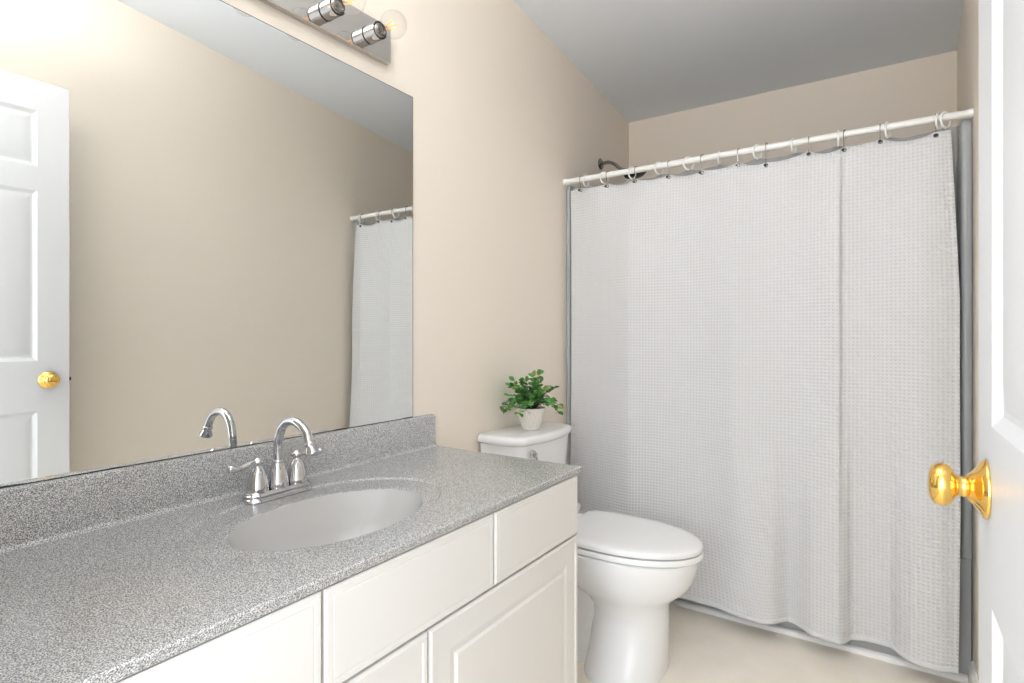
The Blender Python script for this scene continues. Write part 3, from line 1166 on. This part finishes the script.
# outer shell: foot, waist, bowl, rim, then inside of the bowl
loft(bm, [egg(.55, .112, .15, .172, 0.0, pf=2.6, cy=TY-.035), egg(.55, .112, .15, .172, .010, pf=2.6, cy=TY-.035), egg(.55, .112, .15, .162, .025, pf=2.5, cy=TY-.03), egg(.55, .113, .148, .145, .06, pf=2.3, cy=TY-.02), egg(.55, .114, .148, .132, .10, pf=2.2, cy=TY-.012),
          egg(.55, .114, .148, .118, .17), egg(.55, .112, .15, .118, .21), egg(.545, .122, .17, .128, .24), egg(.535, .160, .20, .152, .265), egg(.525, .206, .23, .170, .295),
          egg(.51, .238, .26, .180, .325), egg(.50, .258, .27, .185, .355), egg(.50, .263, .27, .187, .38), egg(.50, .260, .27, .184, RZT - .002), egg(.50, .255, .268, .18, RZT),
          egg(.50, .215, .12, .140, RZT), egg(.50, .205, .11, .130, RZT - .02), egg(.48, .12, .08, .08, .24), egg(.46, .05, .05, .04, .20)])
# trapway behind the waist
tube(bm, spline([(.50, TY, .21), (.40, TY, .235), (.33, TY, .20), (.29, TY, .13), (.26, TY, .05)], 6), [.085, .085, .085, .083, .082, .08, .078, .076, .074, .072, .07, .068, .066, .066, .066, .066, .066, .066, .066, .066, .066, .066, .066, .066, .066], 24)
loft(bm, [egg(.36, .19, .24, .105, 0.0, pf=3, pb=3), egg(.36, .19, .24, .105, .012, pf=3, pb=3), egg(.36, .18, .235, .098, .022, pf=3, pb=3), egg(.36, .17, .22, .085, .05, pf=3, pb=3)])
loft(bm, [egg(.34, .2, .22, .098, 0.03, pf=3, pb=3), egg(.34, .2, .22, .084, .12, pf=3, pb=3), egg(.34, .2, .2, .088, .24, pf=3, pb=3), egg(.34, .2, .2, .12, .34, pf=3, pb=3)])
# deck carrying the tank
loft(bm, [egg(.20, .16, .165, .12, .335, pf=4, pb=4), egg(.20, .06, .175, .15, .42, pf=4, pb=4), egg(.165, .088, .14, .188, .450, pf=9, pb=9), egg(.165, .088, .14, .188, .4615, pf=9, pb=9)])
obj('bowl', bm, 'porc', to, ang=50)
bm = bmesh.new()
O = lambda z, s, fx=0: [Vector((.285 + (p.x - .285) * (1 if s == 0 else 1) + (s if p.x > .5 else (s * (p.x - .3) / .2 if p.x > .3 else -s * .5)) * (1), SYC + (p.y - SYC) * (1 + s / .19), z)) for p in egg(.50, .280, .215, .187, z, n=64, pb=5, cy=SYC)]
loft(bm, [O(RZT + .003, -.004), O(RZT + .006, 0), O(RZT + .018, 0), O(RZT + .023, -.003),
          [Vector((.50 + (p.x - .50) * .66, SYC + (p.y - SYC) * .62, RZT + .022)) for p in egg(.50, .280, .215, .187, 0, n=64, pb=5, cy=SYC)],
          [Vector((.50 + (p.x - .50) * .66, SYC + (p.y - SYC) * .62, RZT + .003)) for p in egg(.50, .280, .215, .187, 0, n=64, pb=5, cy=SYC)],
          O(RZT + .003, -.004)], True, False, False)
obj('seat', bm, 'seat', to, ang=50)
bm = bmesh.new()
LZ = RZT + .0275
loft(bm, [O(LZ, -.006), O(LZ + .002, -.0015), O(LZ + .012, -.001), O(LZ + .018, -.004), O(LZ + .0215, -.012), O(LZ + .0235, -.03), O(LZ + .0245, -.06)])
obj('seat_lid', bm, 'seat', to, ang=50)
for s in (-1, 1):
    bm = bmesh.new(); box(bm, .262, .30, TY + s * .075 - .02, TY + s * .075 + .02, RZT, LZ + .024, .006, 3)
    obj('hinge', bm, 'seat', to)
# tank
bm = bmesh.new()


def tank_ring(z, x1, hw, bow):
    pts = []
    x0, r = .018, .022
    n = 16
    pts += [Vector((x0, TY - .008 - hw, z)), Vector((x0, TY - .008 + hw, z))]
    for k in range(n + 1):
        t = k / n
        y = hw * (1 - 2 * t)
        e_ = abs(1 - 2 * t)
        xx = x1 + bow * (1 - e_ ** 2)
        rr = max(0, (e_ - .9) / .1)
        xx -= .028 * rr ** 2
        pts.append(Vector((xx, TY - .008 + y, z)))
    return pts


loft(bm, [tank_ring(.462, .158, .165, .018), tank_ring(.475, .172, .180, .020), tank_ring(.60, .180, .188, .022), tank_ring(.751, .188, .198, .026)])
obj('tank', bm, 'porc', to, ang=50)
bm = bmesh.new()


def lid_ring(z, g_):
    pts = []
    x0 = .012 - g_ * .2
    n = 24
    hw = .221 + g_
    pts += [Vector((x0, TY - .003 - hw + .01, z)), Vector((x0, TY - .003 + hw - .01, z))]
    for k in range(n + 1):
        t = k / n
        y = hw * (1 - 2 * t)
        e_ = abs(1 - 2 * t)
        xx = .190 + g_ + .040 * (1 - e_ ** 2)
        rr = max(0, (e_ - .88) / .12)
        xx -= .07 * rr ** 1.6
        pts.append(Vector((xx, TY - .003 + y, z)))
    return pts


loft(bm, [lid_ring(.7515, -.012), lid_ring(.7525, -.007), lid_ring(.760, -.001), lid_ring(.772, 0), lid_ring(.780, -.003), lid_ring(.7845, -.010), lid_ring(.7855, -.02)])
obj('tank_lid', bm, 'porc', to, ang=60)
bm = bmesh.new()
ly, lz = 1.767, .718
lathe(bm, [(.0165, .2035), (.0165, .2065), (.013, .2105), (.008, .212), (.008, .222), (0, .2225)], (0, ly, lz), 'X', 24)
tube(bm, spline([(.217, ly, lz), (.221, ly + .004, lz - .02), (.222, ly + .010, lz - .042), (.221, ly + .018, lz - .062)], 6), [.0045] * 12 + [.0052] * 7, 12)
obj('flush_lever', bm, 'chrome', to)
bm = bmesh.new(); lathe(bm, [(.019, 0), (.019, .006), (.014, .016), (.006, .022), (0, .023)], (.43, TY - .085, .0225), n=20)
obj('bolt_cap', bm, 'seat', to)
bm = bmesh.new(); tube(bm, spline([(.002, 1.62, .20), (.05, 1.62, .20), (.08, 1.64, .26), (.09, 1.70, .38), (.10, 1.74, .448)], 6), .005, 10); lathe(bm, [(.022, .001), (.02, .004), (.008, .006)], (0, 1.62, .20), 'X', 20)
obj('supply_hose', bm, 'chrome', to)

# ------------------------------------------------------------------ potted plant on the tank
PX, PY, PZ = 0.129, 1.877, 0.7857
pl = thing('potted_plant', 'small leafy green plant in a white textured pot on the toilet tank', 'potted plant', (PX, PY, PZ))
bm = bmesh.new()
NP, NR = 160, 44
rings = []
for j in range(NR + 1):
    t = j / NR
    r = .029 + (.0555 - .029) * (t ** .8)
    if t < .04:
        r -= .002
    ring = []
    for k in range(NP):
        a = 2 * PI * k / NP
        # embossed diamond lattice
        d1 = abs(math.sin(10 * a + t * 8)); d2 = abs(math.sin(10 * a - t * 8))
        rr = r + .0036 * (min(d1, d2) - .3) * (1 if .05 < t < .95 else 0)
        ring.append(Vector((PX + rr * math.cos(a), PY + rr * math.sin(a), PZ + .0005 + .088 * t)))
    rings.append(ring)
rings.append([Vector((PX + .0525 * math.cos(2 * PI * k / NP), PY + .0525 * math.sin(2 * PI * k / NP), PZ + .0885)) for k in range(NP)])
rings.append([Vector((PX + .051 * math.cos(2 * PI * k / NP), PY + .051 * math.sin(2 * PI * k / NP), PZ + .080)) for k in range(NP)])
loft(bm, rings)
obj('pot', bm, 'pot', pl, ang=60)
bm = bmesh.new()
lathe(bm, [(.0490, .076), (.0490, .081), (.030, .085), (.015, .088), (0, .089)], (PX, PY, PZ), n=28)
obj('moss', bm, 'moss', pl)
random.seed(11)
bmS, bmL, bmO = bmesh.new(), bmesh.new(), bmesh.new()


def leaf(bm, p, d, up, L, Wd):
    d = d.normalized()
    side = d.cross(up)
    side = side.normalized() if side.length > 1e-4 else Vector((1, 0, 0))
    nrm = side.cross(d).normalized()
    rows = []
    for t, wf in ((0, .06), (.12, .45), (.3, .85), (.5, 1.0), (.7, .88), (.86, .55), (1, .04)):
        c = p + d * (L * t) - nrm * (L * .22 * t * t)
        ww = Wd * wf / 2
        rows.append([c - side * ww + nrm * ww * .28, c, c + side * ww + nrm * ww * .28])
    loft(bm, rows, closed=False, cap0=False, cap1=False)


cr = Vector((PX, PY, PZ + .084))
# stems fan out; the left and right ones droop, the middle ones stand
stems = []
lat = Vector((.83, .55, 0)).normalized()     # across the view of someone at the doorway, not needed for depth
for k in range(44):
    az = 2 * PI * k / 44 * 3.0 + random.uniform(-.3, .3)
    tl = [0.2, 0.75, 1.15, 0.5, 0.95, 1.3][k % 6] + random.uniform(-.12, .12)
    L = random.uniform(.095, .135) * (1.08 if tl < .35 else 1)
    if tl > 1.0: L *= .95
    stems.append((az, tl, L))
WALLX = .012
for az, tl, L in stems:
    h = Vector((math.cos(az), math.sin(az), 0))
    P = []
    for j in range(7):
        t = j / 6
        lean = math.sin(tl) * L * (t ** 1.1)
        z = math.cos(tl) * L * t - .022 * math.sin(tl) * t * t * t * (1.6 if tl > 1.0 else .5) + .018 * math.sin(PI * t) * math.sin(tl)
        p = cr + h * (.012 + lean * .93) + Vector((0, 0, z - .004 * (1 - t)))
        p.x = max(p.x, WALLX + .012)
        P.append(p)
    tube(bmS, P, [.0013 - .0007 * j / 6 for j in range(7)], 6)
    for j in range(2, 7):
        for s in (-1, 1) if j < 6 else (-1, 0, 1):
            t = (P[j] - P[j - 1]).normalized()
            sd = t.cross(Vector((0, 0, 1)))
            sd = sd.normalized() if sd.length > .1 else Vector((math.sin(az), -math.cos(az), 0))
            d = (sd * s * 1.0 + t * .55 + Vector((random.uniform(-.4, .4), random.uniform(-.4, .4), random.uniform(-.1, .55))))
            lf = random.uniform(.019, .028)
            tip = P[j] + d.normalized() * lf
            if tip.x < WALLX:
                d.x = abs(d.x)
            if (P[j] + d.normalized() * lf).z < PZ + .012:
                d.z = abs(d.z)
            leaf(bmO if (j == 6 and random.random() < .35) else bmL, P[j], d, Vector((random.uniform(-.7, .9), random.uniform(-1.2, .6), 1)), lf, lf * random.uniform(.62, .78))
obj('stem', bmS, 'stem', pl)
f_ = obj('foliage', bmL, 'leaf', pl, ang=80)
f2 = obj('foliage', bmO, 'leaf2', pl, ang=80); f2['label'] = 'paler olive young leaves at the stem tips'
